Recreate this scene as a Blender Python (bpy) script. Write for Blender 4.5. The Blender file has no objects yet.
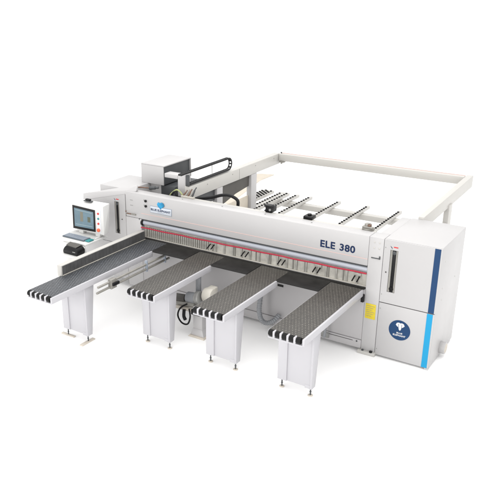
import bpy, bmesh, math, random
from mathutils import Vector, Matrix
random.seed(7)
S = bpy.context.scene
COL = S.collection
PI = math.pi

# ------------------------------------------------------------------ materials
K = .85
def mat(name, col, rough=.4, metal=0., var=.03, scale=3., bump=0., bscale=60., spec=.5, dust=0.):
    m = bpy.data.materials.new(name); m.use_nodes = True
    nt = m.node_tree; n = nt.nodes; l = nt.links
    b = n['Principled BSDF']
    b.inputs['Roughness'].default_value = rough
    b.inputs['Metallic'].default_value = metal
    b.inputs['Specular IOR Level'].default_value = spec
    tc = n.new('ShaderNodeTexCoord')
    nz = n.new('ShaderNodeTexNoise'); nz.inputs['Scale'].default_value = scale; nz.inputs['Detail'].default_value = 5
    l.new(tc.outputs['Object'], nz.inputs['Vector'])
    cr = n.new('ShaderNodeValToRGB')
    c = Vector(col) * (1 if 'floor' in name else K)
    lo = c * (1 - var); hi = c * (1 + var)
    cr.color_ramp.elements[0].position = .3; cr.color_ramp.elements[1].position = .7
    cr.color_ramp.elements[0].color = (*lo, 1); cr.color_ramp.elements[1].color = (*[min(1, v) for v in hi], 1)
    l.new(nz.outputs['Fac'], cr.inputs['Fac'])
    l.new(cr.outputs['Color'], b.inputs['Base Color'])
    rr = n.new('ShaderNodeMapRange'); rr.inputs['To Min'].default_value = max(.02, rough - .06); rr.inputs['To Max'].default_value = min(1, rough + .06)
    n2 = n.new('ShaderNodeTexNoise'); n2.inputs['Scale'].default_value = scale * 4; n2.inputs['Detail'].default_value = 4
    l.new(tc.outputs['Object'], n2.inputs['Vector'])
    l.new(n2.outputs['Fac'], rr.inputs['Value']); l.new(rr.outputs['Result'], b.inputs['Roughness'])
    if bump:
        n3 = n.new('ShaderNodeTexNoise'); n3.inputs['Scale'].default_value = bscale; n3.inputs['Detail'].default_value = 3
        l.new(tc.outputs['Object'], n3.inputs['Vector'])
        bp = n.new('ShaderNodeBump'); bp.inputs['Strength'].default_value = bump; bp.inputs['Distance'].default_value = .01
        l.new(n3.outputs['Fac'], bp.inputs['Height']); l.new(bp.outputs['Normal'], b.inputs['Normal'])
    return m

def tabletop_mat(name, col, dot, pitch=.043, rad=.0054, offx=0.):
    """dark laminate with a staggered grid of pale air valves (a pattern that belongs to the surface)"""
    m = mat(name, col, rough=.38, var=.32, scale=38., bump=.3, bscale=260., spec=.42)
    nt = m.node_tree; n = nt.nodes; l = nt.links; b = n['Principled BSDF']
    base = b.inputs['Base Color'].links[0].from_socket
    tc = n.new('ShaderNodeTexCoord'); sp = n.new('ShaderNodeSeparateXYZ'); l.new(tc.outputs['Object'], sp.inputs[0])
    def M(op, a, c=None):
        q = n.new('ShaderNodeMath'); q.operation = op
        for i, v in enumerate((a, c)):
            if v is None: continue
            if isinstance(v, (int, float)): q.inputs[i].default_value = v
            else: l.new(v, q.inputs[i])
        return q.outputs[0]
    fy = M('DIVIDE', sp.outputs['Y'], pitch); row = M('FLOOR', fy)
    odd = M('MULTIPLY', M('FLOORED_MODULO', row, 2.), .5)
    fx = M('ADD', M('DIVIDE', M('ADD', sp.outputs['X'], offx), pitch), odd)
    ax = M('SUBTRACT', M('FRACT', fx), .5); ay = M('SUBTRACT', M('FRACT', fy), .5)
    d = M('SQRT', M('ADD', M('MULTIPLY', ax, ax), M('MULTIPLY', ay, ay)))
    msk = M('LESS_THAN', d, rad / pitch)
    nz = n.new('ShaderNodeTexNoise'); nz.inputs['Scale'].default_value = 26.; nz.inputs['Detail'].default_value = 2
    l.new(tc.outputs['Object'], nz.inputs['Vector'])
    msk = M('MULTIPLY', msk, M('MULTIPLY_ADD', nz.outputs['Fac'], 1.6)); msk.node.inputs[1].links[0].from_node.inputs[2].default_value = -.1; msk.node.use_clamp = True
    sk = n.new('ShaderNodeTexNoise'); sk.inputs['Scale'].default_value = 120.; sk.inputs['Detail'].default_value = 3
    l.new(tc.outputs['Object'], sk.inputs['Vector'])
    big = n.new('ShaderNodeTexNoise'); big.inputs['Scale'].default_value = 2.2; big.inputs['Detail'].default_value = 4
    l.new(tc.outputs['Object'], big.inputs['Vector'])
    dust = M('MULTIPLY', M('GREATER_THAN', sk.outputs['Fac'], .60), M('MULTIPLY', big.outputs['Fac'], .55))
    md = n.new('ShaderNodeMix'); md.data_type = 'RGBA'
    l.new(dust, md.inputs['Factor']); l.new(base, md.inputs['A']); md.inputs['B'].default_value = (.21, .20, .18, 1)
    base = md.outputs['Result']
    mx = n.new('ShaderNodeMix'); mx.data_type = 'RGBA'
    l.new(msk, mx.inputs['Factor']); l.new(base, mx.inputs['A']); mx.inputs['B'].default_value = (*dot, 1)
    l.new(mx.outputs['Result'], b.inputs['Base Color'])
    return m

W = .485
M = dict(
    paint=mat('white_paint', (W, W*.985, W*.99), .38, var=.012, scale=1.6, bump=.05, bscale=300),
    warm=mat('warm_white_paint', (W*1.08, W*1.055, W*1.0), .42, var=.015, scale=1.6, bump=.05, bscale=300),
    leg=mat('leg_white_paint', (.49, .485, .51), .4, var=.012, scale=2., bump=.04, bscale=300),
    apron=mat('grey_white_paint', (.44, .43, .435), .45, var=.03, scale=2.2),
    floor=mat('white_floor', (.94, .94, .94), .85, var=.004, scale=.6, spec=.1),
    seam=mat('dark_seam', (.05, .045, .045), .7),
    black=mat('black_plastic', (.006, .006, .007), .42, var=.15, scale=12, spec=.25),
    rubber=mat('black_rubber', (.007, .007, .0075), .6, var=.2, scale=20, spec=.2),
    dark=mat('dark_grey_metal', (.055, .06, .065), .5, var=.1, scale=5),
    skirt=mat('brown_grey_sheet', (.085, .08, .072), .6, var=.15, scale=4),
    board=mat('plywood', (.64, .58, .49), .7, var=.06, scale=5),
    grey=mat('grey_metal', (.33, .33, .32), .4, metal=.4, var=.1, scale=6),
    olive=mat('grey_aluminium', (.30, .29, .265), .45, metal=.3, var=.1, scale=8),
    steel=mat('steel', (.5, .5, .5), .3, metal=.9, var=.1, scale=10),
    tube=mat('blue_white_tube', (.40, .42, .47), .3, var=.03, scale=3),
    bluegrey=mat('blue_grey_paint', (.30, .34, .40), .4, var=.06, scale=5),
    red=mat('red_cord', (.42, .010, .040), .5, var=.1, scale=10),
    pink=mat('pink_pinstripe', (.72, .50, .46), .5, var=.03),
    clamp=mat('beige_clamp_strip', (.50, .485, .44), .5, var=.16, scale=14, bump=.2, bscale=50),
    navy=mat('navy_print', (.006, .021, .075), .5, var=.05, spec=.25),
    navy2=mat('navy_stripe', (.010, .048, .135), .5, var=.05, spec=.25),
    cyan=mat('cyan_print', (.012, .30, .56), .45, var=.03, spec=.25),
    sky=mat('light_blue_print', (.03, .27, .50), .45, var=.45, scale=18, spec=.25),
    platew=mat('plate_white', (.58, .62, .68), .4, var=.03),
    white=mat('white_print', (.75, .75, .75), .5, var=.01),
    conw=mat('console_white', (.64, .64, .63), .42, var=.01, scale=2),
    finger=mat('finger_metal', (.44, .43, .395), .45, metal=.2, var=.15, scale=20),
    yellow=mat('yellow_label', (.66, .52, .02), .5, var=.08, scale=30),
    redb=mat('red_button', (.62, .03, .03), .35, var=.05),
    orange=mat('orange_button', (.75, .14, .06), .35, var=.05),
    teal=mat('teal_key', (.03, .24, .25), .4, var=.2, scale=30),
    keyb=mat('keyboard_blue_grey', (.10, .125, .155), .5, var=.2, scale=60),
    cream=mat('cream_plastic', (.54, .515, .46), .5, var=.05),
    brown=mat('brown_copper', (.16, .09, .06), .5, var=.3, scale=30),
    green=mat('yellow_green_cable', (.34, .38, .16), .5, var=.2, scale=20),
    beige=mat('beige_foot', (.60, .55, .48), .6, var=.08, scale=8),
    fence_dark=mat('fence_facing_grey', (.082, .082, .083), .45, var=.2, scale=8),
    hose=mat('grey_hose', (.26, .27, .285), .5, var=.08, scale=10),
    deck=mat('black_deck', (.015, .0145, .014), .5, var=.35, scale=7, bump=.12, bscale=200, spec=.2),
    top1=tabletop_mat('blue_lit_tabletop', (.040, .045, .054), (.34, .36, .38)),  # bluish light on this table is painted into base and dot colours
    top=tabletop_mat('brown_black_tabletop', (.046, .042, .037), (.34, .32, .28)),
)

# screen: emits, it is a lit display
def screen_mat():
    m = bpy.data.materials.new('lit_screen'); m.use_nodes = True
    nt = m.node_tree; n = nt.nodes; l = nt.links; b = n['Principled BSDF']
    tc = n.new('ShaderNodeTexCoord'); nz = n.new('ShaderNodeTexNoise'); nz.inputs['Scale'].default_value = 9
    l.new(tc.outputs['Object'], nz.inputs['Vector'])
    cr = n.new('ShaderNodeValToRGB')
    cr.color_ramp.elements[0].color = (.075, .155, .20, 1); cr.color_ramp.elements[1].color = (.16, .28, .34, 1)
    l.new(nz.outputs['Fac'], cr.inputs['Fac'])
    b.inputs['Base Color'].default_value = (.02, .02, .025, 1); b.inputs['Roughness'].default_value = .25
    l.new(cr.outputs['Color'], b.inputs['Emission Color']); b.inputs['Emission Strength'].default_value = 1.
    return m
M['screen'] = screen_mat()
def win_mat(name, c):
    m = bpy.data.materials.new(name); m.use_nodes = True; b = m.node_tree.nodes['Principled BSDF']
    b.inputs['Base Color'].default_value = (.02, .02, .02, 1)
    b.inputs['Emission Color'].default_value = (*c, 1); b.inputs['Emission Strength'].default_value = 1.
    return m
M['win1'] = win_mat('screen_tan', (.20, .19, .14)); M['win2'] = win_mat('screen_green', (.08, .10, .055)); M['win3'] = win_mat('screen_pale', (.28, .38, .42))

# ------------------------------------------------------------------ mesh helpers
class MB:
    def __init__(s): s.bm = bmesh.new()
    def _merge(s, b2):
        me = bpy.data.meshes.new('tmp'); b2.to_mesh(me); b2.free(); s.bm.from_mesh(me); bpy.data.meshes.remove(me); return s
    def box(s, x0, x1, y0, y1, z0, z1, bev=0., seg=2):
        b = bmesh.new()
        bmesh.ops.create_cube(b, size=1)
        for v in b.verts:
            v.co = Vector(((x0+x1)/2 + v.co.x*(x1-x0), (y0+y1)/2 + v.co.y*(y1-y0), (z0+z1)/2 + v.co.z*(z1-z0)))
        if bev: bmesh.ops.bevel(b, geom=b.edges[:], offset=bev, segments=seg, affect='EDGES', profile=.5)
        return s._merge(b)
    def cyl(s, p, q, r, n=20, r2=None, bev=0.):
        p = Vector(p); q = Vector(q); d = q - p
        b = bmesh.new()
        bmesh.ops.create_cone(b, cap_ends=True, segments=n, radius1=r, radius2=r if r2 is None else r2, depth=d.length)
        if bev:
            ed = [e for e in b.edges if len(e.link_faces) == 2 and any(len(f.verts) > 4 for f in e.link_faces)]
            bmesh.ops.bevel(b, geom=ed, offset=bev, segments=2, affect='EDGES', profile=.5)
        R = d.to_track_quat('Z', 'Y').to_matrix().to_4x4()
        bmesh.ops.transform(b, matrix=Matrix.Translation((p+q)/2) @ R, verts=b.verts)
        return s._merge(b)
    def tube(s, pts, r, n=10, smooth=True, ribs=0.):
        P = [Vector(p) for p in pts]
        if smooth and len(P) > 2:            # Catmull-Rom
            out = []
            for i in range(len(P)-1):
                a = P[max(0, i-1)]; b_ = P[i]; c = P[i+1]; d = P[min(len(P)-1, i+2)]
                for k in range(8):
                    t = k/8
                    out.append(.5*((2*b_) + (c-a)*t + (2*a-5*b_+4*c-d)*t*t + (3*b_-a-3*c+d)*t**3))
            out.append(P[-1]); P = out
        b = bmesh.new(); rings = []
        up = Vector((0.13, .27, .95)).normalized()
        for i, p in enumerate(P):
            t = (P[min(i+1, len(P)-1)] - P[max(i-1, 0)]).normalized()
            if abs(t.dot(up)) > .95: up = Vector((1, 0, .1)).normalized()
            u = t.cross(up).normalized(); v = u.cross(t).normalized(); up = v
            rr = r * (1 + ribs*(1 if i % 2 else -1))
            rings.append([b.verts.new(p + (u*math.cos(2*PI*k/n) + v*math.sin(2*PI*k/n))*rr) for k in range(n)])
        for i in range(len(rings)-1):
            for k in range(n):
                b.faces.new((rings[i][k], rings[i][(k+1) % n], rings[i+1][(k+1) % n], rings[i+1][k]))
        b.faces.new(rings[0][::-1]); b.faces.new(rings[-1])
        return s._merge(b)
    def prism(s, pts, d):                    # extrude closed polygon pts (3D) by vector d
        b = bmesh.new(); d = Vector(d)
        a = [b.verts.new(Vector(p)) for p in pts]; c = [b.verts.new(Vector(p)+d) for p in pts]
        b.faces.new(a[::-1]); b.faces.new(c); k = len(a)
        for i in range(k): b.faces.new((a[i], a[(i+1) % k], c[(i+1) % k], c[i]))
        bmesh.ops.recalc_face_normals(b, faces=b.faces)
        return s._merge(b)
    def hull(s, pts, bev=0.):
        b = bmesh.new(); vs = [b.verts.new(Vector(p)) for p in pts]
        bmesh.ops.convex_hull(b, input=vs)
        bmesh.ops.dissolve_limit(b, angle_limit=.01, verts=b.verts, edges=b.edges)
        if bev: bmesh.ops.bevel(b, geom=b.edges[:], offset=bev, segments=2, affect='EDGES', profile=.5)
        return s._merge(b)
    def plate_hole(s, x0, x1, z0, z1, hx0, hx1, hz0, hz1, y0, y1):   # upright plate (front at y0) with a rectangular opening
        b = bmesh.new(); X = [x0, hx0, hx1, x1]; Z = [z0, hz0, hz1, z1]; g = {}
        for yi, y in enumerate((y0, y1)):
            for i, x in enumerate(X):
                for j, z in enumerate(Z): g[yi, i, j] = b.verts.new((x, y, z))
        for i in range(3):
            for j in range(3):
                if (i, j) == (1, 1): continue
                b.faces.new((g[0, i, j], g[0, i+1, j], g[0, i+1, j+1], g[0, i, j+1]))
                b.faces.new((g[1, i, j], g[1, i, j+1], g[1, i+1, j+1], g[1, i+1, j]))
        for i in range(3):
            for j, f in ((0, 0), (3, 1)):
                q = (g[0, i, j], g[1, i, j], g[1, i+1, j], g[0, i+1, j]); b.faces.new(q if not f else q[::-1])
                q = (g[0, j, i], g[0, j, i+1], g[1, j, i+1], g[1, j, i]); b.faces.new(q if not f else q[::-1])
        for a, c in (((1, 1), (2, 1)), ((2, 1), (2, 2)), ((2, 2), (1, 2)), ((1, 2), (1, 1))):
            b.faces.new((g[0, a[0], a[1]], g[0, c[0], c[1]], g[1, c[0], c[1]], g[1, a[0], a[1]]))
        bmesh.ops.recalc_face_normals(b, faces=b.faces)
        return s._merge(b)
    def build(s, name, m, parent=None, origin=None, smooth=30):
        if origin is not None:
            o3 = Vector(origin); bmesh.ops.translate(s.bm, vec=-o3, verts=s.bm.verts)
        me = bpy.data.meshes.new(name); s.bm.to_mesh(me); s.bm.free()
        me.materials.append(M[m] if isinstance(m, str) else m)
        me.shade_smooth() if False else None
        for p in me.polygons: p.use_smooth = True
        try: me.set_sharp_from_angle(angle=math.radians(smooth))
        except Exception: pass
        o = bpy.data.objects.new(name, me); COL.objects.link(o)
        if parent is not None: o.parent = parent
        if origin is not None: o.location = origin
        return o

def thing(name, label, cat, loc=(0, 0, 0), group=None):
    o = bpy.data.objects.new(name, None); COL.objects.link(o)
    o.location = loc; o.empty_display_size = .1
    o['label'] = label; o['category'] = cat
    if group: o['group'] = group
    return o
def tag(o, label, cat, group=None):
    o['label'] = label; o['category'] = cat
    if group: o['group'] = group
    return o
def dup(root, loc, label):
    r = root.copy(); COL.objects.link(r); r.location = loc; r['label'] = label
    for ch in list(root.children):
        c = ch.copy(); COL.objects.link(c); c.parent = r
        for g in list(ch.children):
            d = g.copy(); COL.objects.link(d); d.parent = c
    return r

def text(name, s, x0, x1, z0, z1, y, m, parent, bold=.0, depth=.002, space=1.):
    """lettering on an upright face, stretched to fill x0..x1, z0..z1, front at y"""
    cu = bpy.data.curves.new('tmp_text', 'FONT'); cu.body = s; cu.size = 1; cu.offset = bold; cu.extrude = .01; cu.space_character = space
    cu.align_x = 'CENTER'; cu.space_line = .95
    ob = bpy.data.objects.new('tmp_text', cu); COL.objects.link(ob)
    dg = bpy.context.evaluated_depsgraph_get(); dg.update()
    me = bpy.data.meshes.new_from_object(ob.evaluated_get(dg))
    bpy.data.objects.remove(ob); bpy.data.curves.remove(cu)
    xs = [v.co.x for v in me.vertices]; ys = [v.co.y for v in me.vertices]; zs = [v.co.z for v in me.vertices]
    for v in me.vertices:
        fx = (v.co.x-min(xs))/(max(xs)-min(xs)); fy = (v.co.y-min(ys))/(max(ys)-min(ys)); fz = (v.co.z-min(zs))/(max(zs)-min(zs))
        v.co = Vector((x0+fx*(x1-x0), y+depth*(1-fz), z0+fy*(z1-z0)))
    me.name = name; me.materials.clear(); me.materials.append(M[m])
    o = bpy.data.objects.new(name, me); COL.objects.link(o); o.parent = parent
    return o

def disc_pts(cx, cz, r, y, n=48): return [(cx+r*math.cos(2*PI*k/n), y, cz+r*math.sin(2*PI*k/n)) for k in range(n)]

# ------------------------------------------------------------------ the setting: seamless white studio sweep
b = bmesh.new()
prof = [(-30, 0)] + [(16, 0)] + [(16 + 4*math.sin(a), 4 - 4*math.cos(a)) for a in [i*PI/2/12 for i in range(1, 13)]] + [(20, 16)]
rows = [[b.verts.new((x, y, z)) for y, z in prof] for x in (-40, 40)]
for i in range(len(prof)-1): b.faces.new((rows[0][i], rows[1][i], rows[1][i+1], rows[0][i+1]))
bmesh.ops.recalc_face_normals(b, faces=b.faces)
me = bpy.data.meshes.new('floor'); b.to_mesh(me); b.free(); me.materials.append(M['floor'])
for p in me.polygons: p.use_smooth = True
fl = bpy.data.objects.new('floor', me); COL.objects.link(fl); fl['kind'] = 'structure'

# ------------------------------------------------------------------ the saw
ZT = .985; ZB = 1.305; ZTOP = 1.736
saw = thing('panel_saw', 'long white panel saw body with large navy lettering and a tall cabinet at each end', 'panel saw', (1.95, .4, 0))
def P(mb, name, m, parent=saw, **k):
    o = mb.build(name, m, parent, **k)
    if parent is saw: o.location = Vector(o.location) - saw.location
    return o

# beam
m_ = MB(); m_.box(-.352, 3.9, 0, .20, ZB, ZTOP, .012)
beam = P(m_, 'beam', 'paint')
text('lettering', 'ELE', 3.20, 3.420, 1.450, 1.553, -.003, 'navy', beam, bold=.03, space=1.08)
text('lettering', '380', 3.488, 3.712, 1.450, 1.553, -.003, 'navy', beam, bold=.03, space=1.08)
P(MB().box(-.02, 3.895, -.003, .001, 1.402, 1.4085), 'pinstripe', 'pink', beam)
# name plate: frame, face, gem and lettering
m_ = MB(); m_.box(.175, .615, -.006, .001, 1.453, 1.572, .003); P(m_, 'plate_frame', 'bluegrey', beam)
m_ = MB(); m_.box(.184, .606, -.009, -.006, 1.461, 1.564, .001); P(m_, 'name_plate', 'platew', beam)
gem = [(.325, 1.615), (.35, 1.655), (.385, 1.645), (.42, 1.66), (.46, 1.645), (.475, 1.605), (.44, 1.575), (.415, 1.56), (.395, 1.535), (.375, 1.56), (.345, 1.58)]
P(MB().prism([(x, -.012, z) for x, z in gem], (0, .0025, 0)), 'gem_emblem', 'sky', beam)
text('plate_lettering', 'BLUE ELEPHANT', .196, .594, 1.497, 1.533, -.0115, 'navy', beam, bold=.02)
text('plate_small_print', 'CNC MACHINERY', .345, .445, 1.473, 1.482, -.0115, 'navy', beam) if False else None
P(MB().box(.33, .46, -.011, -.009, 1.474, 1.480), 'plate_underline', 'bluegrey', beam)
for z in (1.633, 1.545):
    P(MB().cyl((.09, .001, z), (.09, -.022, z), .021, 20, bev=.004), 'knob', 'black', beam)
    P(MB().box(.045, .058, -.003, .001, z-.004, z+.022), 'knob_mark', 'grey', beam)
# bolt heads and cover screws on the beam
for x in (.75, 1.5, 2.25, 3.0):
    P(MB().cyl((x, .11, ZTOP-.001), (x, .11, ZTOP+.006), .011, 10), 'bolt', 'grey', beam)

# dark strip painting in the gap's shade above the tube, tube, red cord, clamp strip, fingers, pins
P(MB().box(-.02, 3.9, .012, .06, 1.286, 1.304), 'slot_shade_strip', 'dark')
P(MB().cyl((-.02, .045, 1.240), (3.9, .045, 1.240), .042, 24), 'hold_down_tube', 'tube')
P(MB().cyl((-.03, .03, 1.240), (.004, .03, 1.240), .052, 24, bev=.004), 'tube_end', 'black')
P(MB().box(0, 3.9, .055, .075, ZT+.004, 1.19), 'clamp_strip', 'clamp')
P(MB().box(-.02, 3.9, .028, .056, ZT+.003, ZT+.016, .003), 'strip_edge', 'cream')
P(MB().tube([(-.02 + 3.92*i/24, -.012, 1.163 + .035*i/24 + .003*math.sin(i*1.7)) for i in range(25)], .011, 8), 'safety_cord', 'red')
fing = MB().box(0, .026, .034, .054, 0, .165, .004).build('clamp_finger', 'finger', saw)
fing.location = Vector((.03, 0, ZT+.016)) - saw.location
x = .085
while x < 3.85:
    f = fing.copy(); COL.objects.link(f); f.parent = saw; f.location = Vector((x, random.uniform(-.003, .003), ZT+.016)) - saw.location
    x += .042 if x < 1.25 else .155
gap = MB().box(0, .014, .04, .054, 0, .155).build('strip_gap', 'olive', saw); gap.location = Vector((1.36, 0, ZT+.02)) - saw.location
pins = MB().cyl((0, .05, .135), (0, -.06, .085), .0095, 10)
pin = pins.build('hold_down_pin', 'black', saw); pin.location = Vector((1.33, 0, ZT)) - saw.location
brk = MB().box(-.01, .09, .03, .0545, .135, .178, .004).build('pin_bracket', 'finger', saw); brk.location = Vector((1.33, 0, ZT)) - saw.location
for i, x in enumerate((1.33, 1.95, 2.57, 3.13, 3.72)):
    for dx in (0, .07):
        if i == 0 and dx == 0: continue
        o = pin.copy(); COL.objects.link(o); o.parent = saw; o.location = Vector((x+dx, 0, ZT)) - saw.location
    if i:
        o = brk.copy(); COL.objects.link(o); o.parent = saw; o.location = Vector((x, 0, ZT)) - saw.location
    if i:
        for dx in (-.18, .19):
            o = gap.copy(); COL.objects.link(o); o.parent = saw; o.location = Vector((x+dx, 0, ZT+.02)) - saw.location

# base: apron with a folded lower lip, black slot
ap = P(MB().box(-.02, 3.9, .0, .5, .19, .968, .006).box(-.02, 3.9, -.012, .5, .06, .185, .006), 'base_panel', 'apron')
P(MB().box(2.555, 2.65, -.004, .002, .70, .735), 'vent_slot', 'black', ap)
P(MB().cyl((3.84, .001, .16), (3.84, -.018, .16), .012, 10), 'bolt', 'dark', ap)
P(MB().box(3.30, 3.42, -.03, -.01, .09, .17, .006), 'bracket', 'grey', ap)
P(MB().box(3.0, 3.78, -.016, -.011, .155, .162), 'edge_line', 'seam', ap)
for x0, x1 in ((.524, 1.176), (1.646, 2.282), (2.752, 3.41)):
    P(MB().box(x0, x1, -.457, -.045, ZT-.012, ZT, .002), 'bridge_plate', 'deck')
P(MB().box(-.02, 3.9, -.043, .027, ZT-.014, ZT-.002, .002), 'bridge_plate', 'deck')

# columns
col = P(MB().box(3.902, 4.102, -.002, .22, .05, ZTOP-.002, .006), 'column', 'paint')
P(MB().box(3.87, 4.12, -.05, .25, 0.0, .05, .006), 'column_foot', 'warm', col)
P(MB().cyl((4.06, -.03, .05), (4.06, -.03, .07), .022, 12), 'foot_bolt', 'black', col)
P(MB().cyl((3.94, -.03, .05), (3.94, -.03, .066), .016, 12), 'foot_bolt', 'dark', col)
lab = P(MB().box(3.925, 4.07, -.006, -.002, .545, .77, .001), 'warning_label', 'yellow', col); lab['label'] = 'yellow label with faint lines'
for k in range(6):
    P(MB().box(3.94, 4.055 - .02*(k % 3), -.0075, -.006, .735-k*.03, .740-k*.03), 'label_line', 'olive', col)
for x in (3.975, 4.045):
    for z in (1.585, 1.665): P(MB().cyl((x, .0, z), (x, -.006, z), .012, 14, bev=.002), 'bolt', 'warm', col)
P(MB().box(3.945, 4.07, -.012, -.002, 1.437, 1.449, .002).box(4.055, 4.07, -.02, -.002, 1.437, 1.48, .003), 'latch', 'dark', col)
P(MB().box(3.86, 3.9, -.045, -.003, .78, .89, .004), 'gap_shade_block', 'black')  # black block standing in for the shade of the gap by the column
coll = P(MB().box(-.352, -.022, -.003, .22, .06, ZB-.003, .006), 'column', 'paint')
P(MB().box(-.33, -.21, -.016, -.002+.003, 1.352, 1.366, .002), 'latch', 'brown', beam)
P(MB().box(-.22, -.13, -.02, -.002+.003, 1.352, 1.372, .003), 'latch', 'olive', beam)
P(MB().cyl((-.345, .001, 1.39), (-.345, -.012, 1.39), .011, 10), 'bolt', 'brown', beam)
P(MB().cyl((-.06, .001, 1.30), (-.06, -.01, 1.30), .009, 10), 'bolt', 'dark', coll)
P(MB().cyl((-.09, .001, 1.08), (-.09, -.01, 1.08), .011, 10), 'bolt', 'brown', coll)
for z in (1.60, 1.51):
    P(MB().box(-.25, -.19, -.003, .001, z, z+.006), 'cover_mark', 'grey', beam)

# end cabinets: a body behind, doors in front, opening with belt, stripe, emblem
def slot_parts(cab, x0, x1, z0, z1, y):
    P(MB().box(x0-.001, x1+.001, y+.019, y+.0245, z0-.001, z1+.001), 'slot_back', 'dark', cab)
    P(MB().box(x0+.004, x0+.03, y+.006, y+.0185, z0+.004, z1-.004), 'slot_guide', 'olive', cab)
    P(MB().box(x1-.026, x1-.004, y+.006, y+.0185, z0+.004, z1-.004), 'slot_guide', 'olive', cab)
    P(MB().box(x0+.036, x0+.072, y+.004, y+.0185, z0+.006, z1-.03, .004), 'slot_belt', 'black', cab)
    P(MB().cyl((x0+.054, y+.018, z0+.05), (x0+.054, y-.004, z0+.05), .03, 18, bev=.004), 'slot_pulley', 'rubber', cab)
    P(MB().cyl((x0+.054, y+.018, z1-.04), (x0+.054, y+.0, z1-.04), .026, 18, bev=.004), 'slot_pulley', 'dark', cab)
    P(MB().prism([(x0-.005, y-.003, z1+.055), (x0+.02, y-.003, z1+.035), (x0+.026, y-.003, z1+.012), (x0+.012, y-.003, z1+.03)], (0, .004, 0)), 'direction_mark', 'navy', cab)
    P(MB().box(x0+.042, x0+.1, y-.003, y+.001, z1+.036, z1+.05), 'direction_mark', 'redb', cab)

XR0, XR1, YB = 4.106, 4.852, 1.085
cab = P(MB().box(XR0, XR1, .026, YB, .03, ZTOP-.001, .006).box(3.965, XR0-.002, .222, YB-.02, .5, ZTOP-.006, .006), 'end_cabinet', 'paint')
cab['label'] = 'larger right cabinet with blue stripes and round emblem'
P(MB().plate_hole(XR0+.002, XR1-.001, .836, ZTOP-.006, 4.195, 4.30, 1.0, 1.60, 0., .024), 'upper_door', 'paint', cab)
P(MB().box(XR0+.002, XR1-.001, 0., .024, .03, .824, .003), 'lower_door', 'paint', cab)
P(MB().box(XR0+.01, XR1-.01, .004, .026, .823, .837), 'door_seam', 'seam', cab)
slot_parts(cab, 4.195, 4.30, 1.0, 1.60, 0.)
P(MB().box(4.764, 4.84, -.003, .001, .838, ZTOP-.008), 'stripe', 'navy2', cab)['label'] = 'navy upper stripe'
P(MB().box(4.757, 4.833, -.003, .001, .032, .822), 'stripe', 'cyan', cab)['label'] = 'bright blue lower stripe'
ecx, ecz, er = 4.420, .484, .147
P(MB().prism(disc_pts(ecx, ecz, er, -.004), (0, .005, 0)), 'round_emblem', 'navy2', cab)
eg = [(-1, .35), (-.78, .85), (-.35, 1.0), (0, .86), (.35, 1.0), (.78, .85), (1, .35), (.62, -.05), (.34, -.22), (.2, -.78), (0, -1.0), (-.2, -.78), (-.34, -.22), (-.62, -.05)]
P(MB().prism([(ecx+.005+px*.06, -.0065, ecz+.055+pz*.058) for px, pz in eg], (0, .0025, 0)), 'elephant_head', 'white', cab)
for dx in (-.018, .027):
    P(MB().box(ecx+dx-.0025, ecx+dx+.0025, -.008, -.0065, ecz+.03, ecz+.095), 'emblem_slit', 'navy2', cab)
text('emblem_lettering', 'BLUE', ecx-.035, ecx+.045, ecz-.052, ecz-.030, -.0065, 'white', cab, bold=.02)
text('emblem_lettering', 'ELEPHANT', ecx-.082, ecx+.09, ecz-.088, ecz-.064, -.0065, 'white', cab, bold=.02)
P(MB().cyl((4.16, .001, 1.277), (4.16, -.008, 1.277), .009, 12), 'lock', 'seam', cab)
P(MB().cyl((XR1-.004, .50, .14), (XR1+.075, .50, .14), .085, 28, bev=.006), 'duct_stub', 'paint', cab)
P(MB().cyl((XR1+.0745, .50, .14), (XR1+.078, .50, .14), .066, 28), 'duct_mouth', 'beige', cab)
for z in (.95, 1.62, .12, .74):
    P(MB().cyl((4.128, .001, z), (4.128, -.003, z), .007, 10), 'screw', 'grey', cab)
for y, z in ((.22, 1.5), (.22, 1.12), (.25, .95), (.8, 1.1)):
    P(MB().cyl((XR1-.001, y, z), (XR1+.003, y, z), .010, 12), 'screw', 'warm', cab)
for x, y in ((4.2, .1), (4.79, .06), (4.79, 1.0)):
    P(MB().cyl((x, y, 0), (x, y, .03), .03, 14), 'cabinet_foot', 'grey', cab)
P(MB().box(4.80, 4.85, .0, .05, 0.0, .029), 'cabinet_foot', 'paint', cab)

# left cabinet
cbl = P(MB().box(-1.03, -.356, .13, .93, .2, ZTOP-.002, .01).box(-1.32, -.358, .026, .128, .2, 1.36, .006).box(-.354, -.125, .695, .98, .9, ZTOP-.006, .006), 'end_cabinet', 'paint')
cbl['label'] = 'left cabinet with a sloping front hood'
sl0, sl1, sz0, sz1 = -.60, -.495, .96, 1.525
P(MB().plate_hole(-1.33, -.356, .785, 1.43, sl0, sl1, sz0, 1.4299, 0., .024), 'front_door', 'paint', cbl) if False else None
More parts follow.
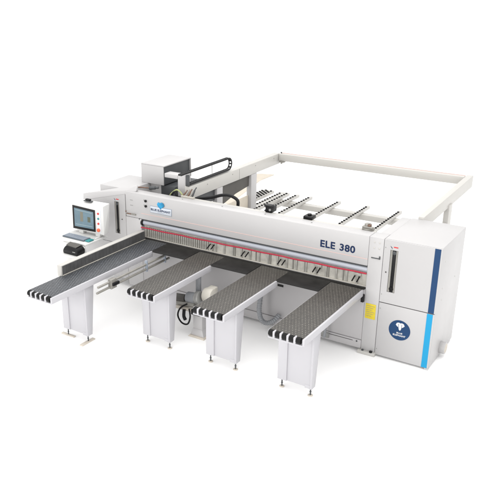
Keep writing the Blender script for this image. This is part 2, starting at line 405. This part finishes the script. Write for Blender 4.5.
# hood: sloped front panel with the opening cut through it
def hood():
    b = bmesh.new()
    X = [-1.33, sl0, sl1, -.356]
    top = lambda x: 1.43 + (x+1.33)/.974*.25
    Z = lambda x: [.15, sz0, sz1, top(x)]
    g = {}
    for yi, y in enumerate((0., .024)):
        for i, x in enumerate(X):
            for j in range(4):
                zz = Z(x)[j]
                if i == 0 and j == 2: zz = 1.36
                g[yi, i, j] = b.verts.new((x, y, zz))
    for i in range(3):
        for j in range(3):
            if (i, j) == (1, 1): continue
            for yi in (0, 1):
                b.faces.new([g[yi, i, j], g[yi, i+1, j], g[yi, i+1, j+1], g[yi, i, j+1]])
    for a, c in (((1, 1), (2, 1)), ((2, 1), (2, 2)), ((2, 2), (1, 2)), ((1, 2), (1, 1))):
        b.faces.new((g[0, a[0], a[1]], g[0, c[0], c[1]], g[1, c[0], c[1]], g[1, a[0], a[1]]))
    for j in range(3):
        b.faces.new((g[0, 0, j], g[1, 0, j], g[1, 0, j+1], g[0, 0, j+1])); b.faces.new((g[0, 3, j], g[1, 3, j], g[1, 3, j+1], g[0, 3, j+1]))
    for i in range(3):
        b.faces.new((g[0, i, 0], g[1, i, 0], g[1, i+1, 0], g[0, i+1, 0])); b.faces.new((g[0, i, 3], g[1, i, 3], g[1, i+1, 3], g[0, i+1, 3]))
    bmesh.ops.recalc_face_normals(b, faces=b.faces)
    mb = MB(); mb._merge(b); return mb
P(hood(), 'front_panel', 'paint', cbl)
top_ = lambda x: 1.43 + (x+1.33)/.974*.25
P(MB().hull([(-1.33, .003, 1.434), (-.356, .003, 1.684), (-1.36, .045, 1.545), (-.163, .12, 1.849), (-.358, .12, 1.56), (-1.36, .045, 1.40), (-.35, .02, 1.742), (-.163, .06, 1.745), (-.163, .12, 1.745)], .006), 'hood', 'paint', cbl)
P(MB().box(-1.32, -.36, -.002, .002, .776, .781), 'panel_seam', 'seam', cbl)
slot_parts(cbl, sl0, sl1, sz0, sz1, 0.)
P(MB().cyl((-.44, .001, 1.23), (-.44, -.008, 1.23), .009, 12), 'lock', 'seam', cbl)
P(MB().box(-.354, -.3525, -.003, .03, .06, ZTOP-.06), 'column_seam', 'grey', cbl)

# ------------------------------------------------------------------ air tables
TW = .493
def make_table(L, topm, label, fence=False, railend=.415):
    """origin: near left corner of the tabletop, on the floor; the table runs away from the camera along +Y for L"""
    t = thing('air_table', label, 'air table', (0, 0, 0), 'air tables in front of the saw')
    MB().box(.004, TW-.03, .05, L, ZT-.03, ZT, .003).build('table_top', topm, t)
    MB().box(.0, TW-.03, .055, L-.42, ZT-.085, ZT-.031, .004).build('bed', 'leg', t)
    MB().box(TW-.029, TW, .0, L-railend, ZT-.088, ZT+.002, .005).build('side_rail', 'leg', t)
    MB().box(-.004, .0035, .03, L-.42, ZT-.085, ZT-.006, .002).build('edge_trim', 'leg', t)
    # comb of black belts between white fingers at the near end
    for k in range(5):
        x0 = .006 + .0925*k
        MB().cyl((x0, .04, ZT-.041), (x0+.060, .04, ZT-.041), .0405, 24, bev=.005).build('end_roller', 'rubber', t)
    for k in range(4):
        x0 = .006 + .0925*k + .0615
        MB().box(x0, x0+.0295, -.003, .07, ZT-.088, ZT+.001, .011, 3).build('end_spacer', 'leg', t)
    MB().box(.0, TW-.03, .012, .06, ZT-.104, ZT-.087, .003).build('end_lip', 'leg', t)
    return t
def add_leg(t, y, foot_bars=False):
    lx0, lx1 = -.04, .445
    ztop = ZT-.09
    lp = MB()
    lp.box(lx0, lx0+.13, y-.012, y+.11, .125, ztop, .006)                 # proud left fold
    lp.box(lx0+.12, lx1-.02, y+.003, y+.10, .128, ztop, .003)            # main panel
    lp.hull([(lx1-.03, y-.006, .11), (lx1, y-.006, .11), (lx1-.03, y+.10, .11), (lx1, y+.10, .11),
             (lx1-.03, y-.006, ztop), (lx1, y-.006, ztop), (lx1-.03, y+.19, ztop), (lx1, y+.19, ztop)], .005)
    lp.box(lx1-.10, lx1-.03, y+.0, y+.01, .112, .16, .002)
    o = lp.build('leg_panel', 'leg', t)
    for x in (lx0+.05, lx1-.03):
        f = MB().cyl((x, y+.03, .012), (x, y+.03, .13), .009, 10).cyl((x, y+.03, .055), (x, y+.03, .066), .013, 6)
        f.build('foot_stem', 'dark', o)
        if foot_bars:
            a = MB()
            if x < .2: a.box(x-.13, x+.13, y-.0, y+.05, 0, .018, .004)
            else: a.box(x-.03, x+.03, y-.13, y+.15, 0, .018, .004)
            a.build('foot_bar', 'beige', o)
        else:
            MB().cyl((x, y+.03, 0), (x, y+.03, .014), .033, 18, bev=.003).build('foot_pad', 'beige', o)
    return o

YN = -1.845
t2 = make_table(1.80, 'top', 'dark topped air table second from the control console, beside the blower'); add_leg(t2, .385)
t2.location = (1.182, YN, 0)
dup(t2, (2.288, YN+.008, 0), 'dark topped air table between the blower pedestal and the grey hose')
t4 = make_table(1.80, 'top', 'dark topped air table nearest the right cabinet and yellow label', railend=.03); add_leg(t4, .385)
t4.location = (3.416, YN-.022, 0)
t1 = make_table(2.63, 'top1', 'long dark topped air table with a raised side fence beside the control console', True)
t1['group'] = 'air tables in front of the saw'
add_leg(t1, .69, True)
t1.location = (.06, -2.66, 0)
FE = 2.60
fc = MB().box(-.055, .03, .66, FE, ZT-.02, 1.142, .005).build('fence', 'warm', t1)
ff = MB()
for k in range(24): ff.box(.0305, .036, .68+k*(FE-.68)/24, .677+(k+1)*(FE-.68)/24, ZT+.012, 1.132, .001, 1)
ff.build('fence_facing', 'fence_dark', fc)
MB().box(.0305, .044, .68, FE, ZT+.001, ZT+.011, .002).build('fence_strip', 'cream', fc)

# guide rods under the long table
gr = thing('guide_rods', 'pair of grey guide rods with a black clamp under the long air table', 'guide rods', (.65, -1.9, .8))
MB().cyl((0, .05, .08), (0, 1.75, .08), .018, 14).build('rod', 'olive', gr)
MB().cyl((0, .02, .0), (0, 1.75, .0), .018, 14).build('rod', 'olive', gr)
MB().box(-.03, .035, .30, .42, -.03, .115, .006).build('clamp', 'olive', gr)
MB().box(.02, .06, .32, .46, .015, .065, .01).build('clamp_knob', 'black', gr)
for y in (1.15, 1.62):
    MB().box(-.02, .02, y, y+.03, -.04, .14, .004).build('rod_bracket', 'bluegrey', gr)

# ------------------------------------------------------------------ control console
con = thing('control_console', 'white operator console with a tilted touch monitor and red push buttons', 'control console', (-.8, -.75, 0))
def C_(mb, name, m, parent=con):
    o = mb.build(name, m, parent)
    if parent is con: o.location = Vector((.8, .75, 0))
    return o
C_(MB().box(-1.16, -.47, -.90, -.36, .995, 1.03, .008), 'desk', 'conw')
C_(MB().box(-.98, -.72, -.92, -.70, .03, .994, .01), 'pedestal', 'conw')
C_(MB().box(-.86, -.36, -1.16, -.86, .868, .895, .006).box(-.52, -.47, -.98, -.88, .896, .994, .004), 'shelf', 'conw')
mon = C_(MB().hull([(-1.13, -.50, 1.085), (-.42, -.50, 1.085), (-1.13, -.485, 1.55), (-.42, -.485, 1.575), (-1.10, -.37, 1.10), (-.42, -.37, 1.10), (-1.10, -.34, 1.58), (-.40, -.34, 1.60)], .008), 'monitor', 'conw')
C_(MB().box(-1.0, -.9, -.49, -.40, 1.031, 1.09, .004), 'monitor_stand', 'conw')
C_(MB().box(-.62, -.52, -.49, -.40, 1.031, 1.09, .004), 'monitor_stand', 'conw')
def tilt(z): return -.50 + (z-1.085)*.0323
def onface(pts, d0, d1, name, m):     # prism lying on the monitor's front
    return C_(MB().prism([(x, tilt(z)-d1, z) for x, z in pts], (0, d1-d0, 0)), name, m, mon)
onface([(-1.105, 1.50), (-.60, 1.487), (-.60, 1.115), (-1.105, 1.085+.012)], -.002, .010, 'bezel', 'black')
onface([(-1.066, 1.462), (-.632, 1.45), (-.632, 1.155), (-1.066, 1.142)], .0095, .0115, 'screen', 'screen')
onface([(-.93, 1.415), (-.865, 1.413), (-.865, 1.25), (-.93, 1.245)], .0115, .0125, 'screen_window', 'win1')
onface([(-.765, 1.35), (-.70, 1.348), (-.70, 1.26), (-.765, 1.258)], .0115, .0125, 'screen_window', 'win2')
onface([(-1.04, 1.44), (-.66, 1.43), (-.66, 1.418), (-1.04, 1.428)], .0115, .0125, 'screen_bar', 'win3')
onface([(-1.04, 1.19), (-.66, 1.20), (-.66, 1.188), (-1.04, 1.178)], .0115, .0125, 'screen_bar', 'win3')
onface([(-.575, 1.505), (-.478, 1.503), (-.478, 1.11), (-.575, 1.112)], -.001, .002, 'button_panel', 'platew')
onface([(-.567, 1.497), (-.486, 1.495), (-.486, 1.118), (-.567, 1.12)], .0019, .0035, 'button_plate', 'white')
for z, c in ((1.44, 'redb'), (1.355, 'teal'), (1.27, 'redb')):
    yy = tilt(z)
    C_(MB().cyl((-.527, yy-.003, z), (-.527, yy-.018, z), .018, 16, bev=.003), 'button', c, mon)
C_(MB().cyl((-.524, tilt(1.16)-.003, 1.16), (-.524, tilt(1.16)-.03, 1.16), .030, 20, bev=.006), 'button', 'orange', mon)['label'] = 'larger red orange stop button'
C_(MB().box(-.535, -.50, -.62, -.50, 1.03, 1.05, .004), 'pen_tray', 'conw')

kb = thing('keyboard', 'blue-grey keyboard with a teal pad lying on the console desk', 'keyboard', (-.83, -.72, 1.03))
MB().box(-.25, .235, -.085, .085, .002, .022, .006).build('key_bed', 'keyb', kb)
kc = MB()
for r in range(4):
    for c in range(14):
        kc.box(-.238+c*.033, -.211+c*.033, -.07+r*.037, -.04+r*.037, .0225, .029, .003, 1)
kc.build('keys', 'bluegrey', kb)
MB().box(.245, .335, -.07, .06, .002, .024, .01).build('touch_pad', 'teal', kb)

pr = thing('label_printer', 'small black box with a rounded lid on the white shelf beside the fence', 'printer', (-.615, -1.03, .896))
MB().hull([(-.155, -.085, 0), (.155, -.085, 0), (-.155, .11, 0), (.155, .11, 0), (-.16, -.085, .07), (.158, -.085, .07), (-.16, .11, .09), (.158, .11, .09),
           (-.105, -.06, .135), (.11, -.06, .125), (-.11, .08, .15), (.12, .08, .14)], .016).build('case', 'black', pr)
MB().hull([(-.095, -.05, .136), (.10, -.05, .126), (-.10, .07, .152), (.11, .07, .142), (-.11, -.04, .146), (.12, -.04, .136), (-.12, .06, .16), (.13, .06, .15)]).build('lid', 'skirt', pr)
MB().box(.06, .12, -.088, -.084, .055, .065).build('logo_strip', 'grey', pr)

wc = thing('scanner', 'small black scanner block lying on top of the monitor', 'scanner', (-.80, -.42, 1.587))
MB().box(-.085, .085, -.03, .03, .002, .018, .004).build('cradle', 'dark', wc)
MB().box(-.05, .05, -.025, .025, .019, .05, .01).build('head', 'black', wc)

# ------------------------------------------------------------------ rear frame
RF = thing('rear_frame', 'large white rectangular rail frame on legs standing behind the saw', 'frame', (2.5, 2, 0))
def R_(mb, name, m, parent=RF):
    o = mb.build(name, m, parent)
    if parent is RF: o.location = Vector((-2.5, -2, 0))
    return o
ZR = 1.861
R_(MB().box(.575, .70, .42, 3.45, ZR-.205, ZR, .008), 'side_rail', 'warm')['label'] = 'left rail under the cable chain'
R_(MB().hull([(x, y, z) for y, xa, xb, zt in ((1.092, 4.185, 4.268, 1.768), (3.56, 4.19, 4.292, 1.861)) for x in (xa, xb) for z in (zt, zt-.2)], .008), 'side_rail', 'warm')
R_(MB().box(.702, 4.186, 3.39, 3.49, ZR-.14, ZR-.004, .008), 'rear_rail', 'warm')
R_(MB().box(.72, 4.18, 3.482, 3.493, ZR-.008, ZR+.004), 'rear_stripe', 'pink')
R_(MB().box(4.22, 4.30, 2.25, 2.42, .02, ZR-.206, .006), 'leg', 'warm')
R_(MB().box(4.23, 4.29, 1.1, 2.248, 1.30, 1.38, .006), 'brace', 'warm')
R_(MB().box(.60, .70, 2.36, 2.56, .02, ZR-.206, .006), 'leg', 'paint')
R_(MB().box(.60, .70, 1.20, 1.38, .02, ZR-.206, .006), 'leg', 'paint')
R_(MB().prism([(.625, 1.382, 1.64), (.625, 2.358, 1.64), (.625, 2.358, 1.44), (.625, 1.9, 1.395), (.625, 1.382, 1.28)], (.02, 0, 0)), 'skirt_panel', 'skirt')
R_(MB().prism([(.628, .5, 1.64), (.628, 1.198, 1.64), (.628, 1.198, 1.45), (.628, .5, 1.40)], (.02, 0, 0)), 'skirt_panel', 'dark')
R_(MB().box(.62, .64, 1.385, 2.356, .02, 1.26, .003), 'plywood_side', 'board')
R_(MB().box(.72, .82, 3.38, 3.46, ZR-.17, ZR-.142, .004).box(.76, .79, 3.36, 3.395, ZR-.19, ZR-.15, .004), 'stop_block', 'olive')
R_(MB().cyl((.72, 3.46, ZR-.003), (.72, 3.46, ZR+.02), .014, 10), 'bolt', 'dark')
for y in (.9, 1.7, 2.5, 3.2):
    R_(MB().cyl((.699, y, ZR-.06), (.704, y, ZR-.06), .010, 10), 'bolt', 'grey')
R_(MB().box(.699, .7025, 1.93, 1.936, ZR-.2, ZR-.008), 'rail_joint', 'grey')
R_(MB().box(4.17, 4.189, 3.36, 3.389, ZR-.16, ZR-.03, .003), 'corner_plate', 'grey')
# bracket at the front end of the left rail, reaching to the drive box
R_(MB().box(.42, .574, .44, .60, 1.66, 2.035, .008).box(.15, .419, .44, .60, 1.945, 2.015, .008), 'end_bracket', 'paint')

# low support beam carrying the roller beds
sb = MB().box(.45, 4.15, 3.42, 3.56, .80, .905, .006)
for x in (.5, 4.1): sb.box(x-.04, x+.04, 3.45, 3.53, .0, .80, .004)
tag(sb.build('support_beam', 'warm', None), 'low pale cross beam under the far ends of the roller beds', 'beam')
sb2 = MB().box(.45, 3.9, 1.15, 1.25, .80, .905, .006)
for x in (.5, 2.3, 3.8): sb2.box(x-.04, x+.04, 1.16, 1.24, .0, .80, .004)
tag(sb2.build('support_beam', 'warm', None), 'low pale cross beam under the near ends of the roller beds, behind the saw', 'beam')

# roller beds
def make_bed(offs, n=22, y0=1.62, width=.055):
    t = thing('roller_bed', 'x', 'roller bed', (0, 0, .906), 'roller beds behind the saw')
    MB().box(min(offs)-width/2, max(offs)+width/2, 1.05, 3.86, 0.0, .058, .004).build('channel', 'warm', t)
    first = None
    for ox in offs:
        for k in range(n):
            if first is None:
                first = MB().cyl((-.016, 0, 0), (.016, 0, 0), .026, 16, bev=.003).build('wheel', 'rubber', t); o = first
            else:
                o = first.copy(); COL.objects.link(o); o.parent = t
            o.location = (ox, y0 + k*.1 + (.05 if offs.index(ox) % 2 else 0), .053)
    return t
single = make_bed([0.])
bx = [(.925, 'narrow single row roller bed running into the leftmost black gripper'),
      (1.215, 'narrow single row roller bed just right of the leftmost black gripper'),
      (1.825, 'narrow single row roller bed running into the flat middle black gripper'),
      (2.41, 'narrow single row roller bed between the flat black gripper and the round brown one'),
      (3.03, 'narrow single row roller bed running into the round brown gripper by the right cabinet')]
for i, (x, lb) in enumerate(bx):
    if i == 0: single.location.x = x; single['label'] = lb
    else: dup(single, (x, 0, .906), lb)
dbl = make_bed([-.055, .075]); dbl.location.x = .63; dbl['label'] = 'double row roller bed beside the dense roller bed'
den = make_bed([-.09, -.03, .03, .09]); den.location.x = .26; den['label'] = 'widest roller bed with dense black wheels by the left frame leg'

# pusher beam with grippers
pb = thing('pusher_beam', 'pale beam with three grippers running along the back of the saw', 'pusher beam', (1.95, .3, 1.66))
def B_(mb, name, m, parent=pb):
    o = mb.build(name, m, parent)
    if parent is pb: o.location = Vector((-1.95, -.3, -1.66))
    return o
B_(MB().box(.75, 3.88, .245, .33, 1.62, 1.715, .012), 'cross_beam', 'warm')
def gripper(x, big, m):
    g = B_(MB().box(x-.055, x+.055, .26, .42, 1.716, 1.80, .008), 'gripper', m)
    B_(MB().box(x-.07, x+.05, .25, .35, 1.801, 1.83, .006), 'gripper_jaw', m, g)
    B_(MB().cyl((x+.03, .258, 1.765), (x+.03, .245, 1.765), .018, 14), 'gripper_bolt', 'grey', g)
    return g
gripper(2.22, 1, 'black')
g2 = B_(MB().box(2.79, 2.93, .26, .40, 1.716, 1.765, .008).cyl((2.86, .33, 1.765), (2.86, .33, 1.79), .03, 16, bev=.004), 'gripper', 'black')
g3 = B_(MB().cyl((3.76, .30, 1.716), (3.76, .30, 1.745), .085, 24, bev=.008).cyl((3.75, .31, 1.745), (3.75, .31, 1.80), .05, 20, bev=.008).box(3.69, 3.84, .24, .29, 1.746, 1.775, .006), 'gripper', 'olive')
g3['label'] = 'round grey brown gripper at the right end'
B_(MB().cyl((3.78, .28, 1.775), (3.78, .28, 1.80), .028, 14, bev=.004), 'gripper_cap', 'brown', g3)

# ------------------------------------------------------------------ drive box, chain, cables
db = thing('drive_box', 'white drive box with dark open side standing on the left cabinet', 'housing', (-.25, 1.03, ZTOP))
MB().box(-.25, .23, -.40, -.38, .0, .32, .004).box(-.25, -.235, -.378, .40, .0, .32, .003).box(-.25, .25, .385, .40, .0, .32, .003)\
    .box(-.25, .25, -.40, .40, .3205, .34, .004).build('case', 'paint', db)
MB().box(-.23, .225, -.375, .38, .0, .318, .003).box(.02, .42, -.33, .36, -.5, -.02, .004).build('inner_box', 'dark', db)

ch = thing('cable_chain', 'black cable chain looping back above the left frame rail', 'cable chain', (.64, 1, ZR))
lo, hi = .035, .235; yb = 1.62; r = (hi-lo)/2
path = [(-1.05 + 0.0, hi)]
y = -1.05
pts = []
n1 = 58
for i in range(n1): pts.append((-.80 + (yb-1+.80)*i/(n1-1), hi))
for i in range(1, 10): a = PI/2 - PI*i/10; pts.append((yb-1+r*math.cos(a), lo+r+r*math.sin(a)))
for i in range(48): pts.append((yb-1 - (yb-1+.57)*i/47, lo))
link = MB()
for i in range(len(pts)-1):
    (y0, z0), (y1, z1) = pts[i], pts[i+1]
    d = Vector((0, y1-y0, z1-z0)); L = d.length; u = d/L; nrm = Vector((0, -u.z, u.y))
    c0 = Vector((0, y0, z0)); c1 = Vector((0, y1, z1)) + u*.002
    hh = .015
    for sx in (-1, 1):
        x0 = sx*.026
        quad = [c0 - nrm*hh, c1 - nrm*hh, c1 + nrm*hh, c0 + nrm*hh]
        link.prism([(x0-.004, q.y, q.z) for q in quad], (.008, 0, 0))
    if i % 2 == 0:
        for sgn in (-1, 1):
            a = c0 + nrm*(hh-.003)*sgn; bq = c0 + u*L*.7 + nrm*(hh-.003)*sgn
            link.prism([(-.024, a.y-nrm.y*.002, a.z-nrm.z*.002), (-.024, bq.y-nrm.y*.002, bq.z-nrm.z*.002), (-.024, bq.y+nrm.y*.002, bq.z+nrm.z*.002), (-.024, a.y+nrm.y*.002, a.z+nrm.z*.002)], (.048, 0, 0))
link.build('links', 'black', ch)
MB().tube([(0, -.80, hi), (0, yb-1, hi)] , .011, 8, smooth=False).tube([(0, yb-1, lo), (0, -.57, lo)], .011, 8, smooth=False).build('inner_cables', 'dark', ch)
MB().box(-.03, .03, -.60, -.57, .002, .19, .004).build('end_mount', 'dark', ch)
MB().cyl((0, .13, .05), (0, .13, .218), .006, 8).build('chain_prop', 'grey', ch)

def cable(name, pts, r, m, label, cat='cable', group=None): return tag(MB().tube(pts, r, 10).build(name, m, None), label, cat, group)
cable('cable', [(.74, .5, 1.645), (.90, .5, 1.68), (1.055, .5, 1.719), (1.246, .5, 1.785), (1.40, .5, 1.80), (1.53, .5, 1.75), (1.545, .5, 1.66), (1.53, .5, 1.58)], .026, 'black', 'thick black cable arching over the back of the saw beside the dense roller bed')
cable('cable', [(.33, .28, 1.58), (.36, .28, 1.68), (.42, .28, 1.755), (.52, .28, 1.82), (.615, .28, 1.765), (.67, .28, 1.65)], .012, 'green', 'thin yellow-green cable looping above the back of the beam left end')
cable('cable', [(.40, .27, 1.62), (.43, .27, 1.735), (.49, .28, 1.775), (.53, .28, 1.66)], .02, 'black', 'short black cable inside the yellow-green loop')
cable('cable', [(-.34, .25, 1.75), (-.2, .26, 1.762), (-.06, .30, 1.765), (.06, .36, 1.78)], .011, 'brown', 'thin brown cable along the hood at the left cabinet')
tag(MB().cyl((-.07, .30, 1.76), (.04, .33, 1.775), .03, 14, bev=.006).cyl((.04, .33, 1.775), (.09, .35, 1.78), .02, 12).build('cable_plug', 'dark', None), 'dark cable plug lying behind the beam next to the left cabinet', 'plug')
va = thing('valve_block', 'small cluster of brass and grey air fittings behind the beam below the left rail', 'air fittings', (.70, .27, 1.70))
MB().box(-.08, .16, -.025, .03, .0, .05, .004).build('valve_base', 'cream', va)
for i, (x, h, m) in enumerate(((-.05, .09, 'brown'), (.0, .11, 'olive'), (.045, .12, 'brown'), (.09, .11, 'olive'), (.13, .16, 'dark'))):
    MB().cyl((x, 0, .05), (x+.03, .03, h), .014, 10, bev=.002).cyl((x+.03, .03, h), (x+.05, .05, h+.04), .010, 8).build('fitting', m, va)

# plywood on the floor beyond the left leg
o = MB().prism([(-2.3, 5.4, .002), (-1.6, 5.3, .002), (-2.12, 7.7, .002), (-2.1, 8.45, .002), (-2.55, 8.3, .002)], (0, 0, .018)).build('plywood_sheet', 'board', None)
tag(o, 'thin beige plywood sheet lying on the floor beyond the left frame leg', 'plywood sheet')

# ------------------------------------------------------------------ blower between the tables
bl = thing('dust_blower', 'dust blower on a white pedestal with a cream fan casing between two air tables', 'blower', (1.72, -.80, 0))
MB().hull([(-.14, -.16, 0), (.15, -.16, 0), (-.14, .14, 0), (.15, .14, 0), (-.12, -.14, .022), (.13, -.14, .022), (-.12, .12, .022), (.13, .12, .022)]).build('foot_plate', 'beige', bl)
MB().hull([(-.12, -.12, .02), (.12, -.12, .02), (-.12, .1, .02), (.12, .1, .02), (-.09, -.09, .12), (.07, -.09, .12), (-.09, .07, .12), (.07, .07, .12)], .006)\
    .box(-.09, .07, -.085, .07, .1, .40, .006).build('pedestal', 'paint', bl)
MB().cyl((-.48, -.02, .42), (-.10, -.02, .46), .045, 20, bev=.006).build('motor_shaft', 'olive', bl)
MB().cyl((-.47, .0, .50), (-.28, .0, .52), .06, 24, bev=.01).build('motor_end', 'skirt', bl)
MB().cyl((-.26, .02, .54), (-.10, .02, .555), .085, 28, bev=.015).build('motor', 'hose', bl)
MB().cyl((-.10, .03, .565), (-.03, .03, .575), .105, 28, bev=.012).build('motor_flange', 'grey', bl)
m_ = MB().cyl((-.0, .10, .615), (.16, .10, .625), .11, 32, bev=.02).box(.02, .14, .10, .24, .60, .725, .01)
m_.build('fan_casing', 'cream', bl)
MB().box(-.40, .16, -.10, -.04, .37, .41, .006).build('bearer', 'beige', bl)
MB().box(-.08, .08, -.16, -.10, .37, .45, .01).build('junction_box', 'black', bl)
MB().tube([(-.20, -.08, .48), (-.30, -.12, .40), (-.33, -.14, .28), (-.26, -.14, .18), (-.16, -.13, .18), (-.12, -.12, .30), (-.15, -.10, .42)], .013, 10).build('power_cable', 'black', bl)
MB().tube([(-.22, -.13, .40), (-.22, -.14, .30), (-.20, -.13, .24)], .026, 10).build('cable_gland', 'black', bl)
MB().box(-.17, -.10, .10, .16, .62, 1.0 -.12, .01).build('outlet_pipe', 'hose', bl)

hs = tag(MB().tube([(2.37, -.10, .80), (2.37, -.16, .66), (2.37, -.2, .46), (2.375, -.22, .32), (2.42, -.22, .19), (2.50, -.20, .155), (2.58, -.14, .19), (2.62, -.05, .26)], .036, 14, ribs=.10).build('dust_hose', 'hose', None), 'grey ribbed hose bending below the apron between two air tables', 'hose')
cable('cable', [(3.36, -.06, .62), (3.38, -.10, .45), (3.40, -.12, .22), (3.39, -.12, .14)], .022, 'hose', 'short grey hose hanging behind the leg of the table nearest the right cabinet', 'hose')

# ------------------------------------------------------------------ light: bright even studio, big softboxes overhead
w = bpy.data.worlds.new('World'); S.world = w; w.use_nodes = True
bg = w.node_tree.nodes['Background']; bg.inputs['Color'].default_value = (1, .995, .99, 1); bg.inputs['Strength'].default_value = 1.33
def area(name, loc, target, size, power, col=(1, .985, .96)):
    ld = bpy.data.lights.new(name, 'AREA'); ld.shape = 'RECTANGLE'; ld.size = size[0]; ld.size_y = size[1]; ld.energy = power; ld.color = col
    o = bpy.data.objects.new(name, ld); COL.objects.link(o); o.location = loc
    o.rotation_euler = (Vector(target)-Vector(loc)).to_track_quat('-Z', 'Y').to_euler()
    return o
area('overhead_softbox', (2, 1, 9), (2, 1, 0), (16, 16), 1020)
area('front_fill', (3, -16, 5), (2, 0, .5), (14, 6), 1080)  # added fill lamp that brightens the front faces

# ------------------------------------------------------------------ camera
cd = bpy.data.cameras.new('camera'); cam = bpy.data.objects.new('camera', cd); COL.objects.link(cam)
r2 = Vector((0.81139693, 0.58425517, -0.01676086)); u2 = Vector((-0.19437084, 0.29675847, 0.93496224)); fw = Vector((-0.55123045, 0.75536767, -0.35435108))
R = Matrix((r2, u2, -fw)).transposed().to_4x4()
cam.matrix_world = Matrix.Translation((7.05777602, -8.59534038, 4.78898891)) @ R
cd.sensor_width = 36; cd.lens = 699.687/500*36
cd.shift_x = (250-181.255)/500; cd.shift_y = (259.295-250)/500
cd.clip_end = 500
S.camera = cam
S.view_settings.view_transform = 'Standard'; S.view_settings.look = 'None'; S.view_settings.exposure = 0; S.view_settings.gamma = 1
S.render.film_transparent = False
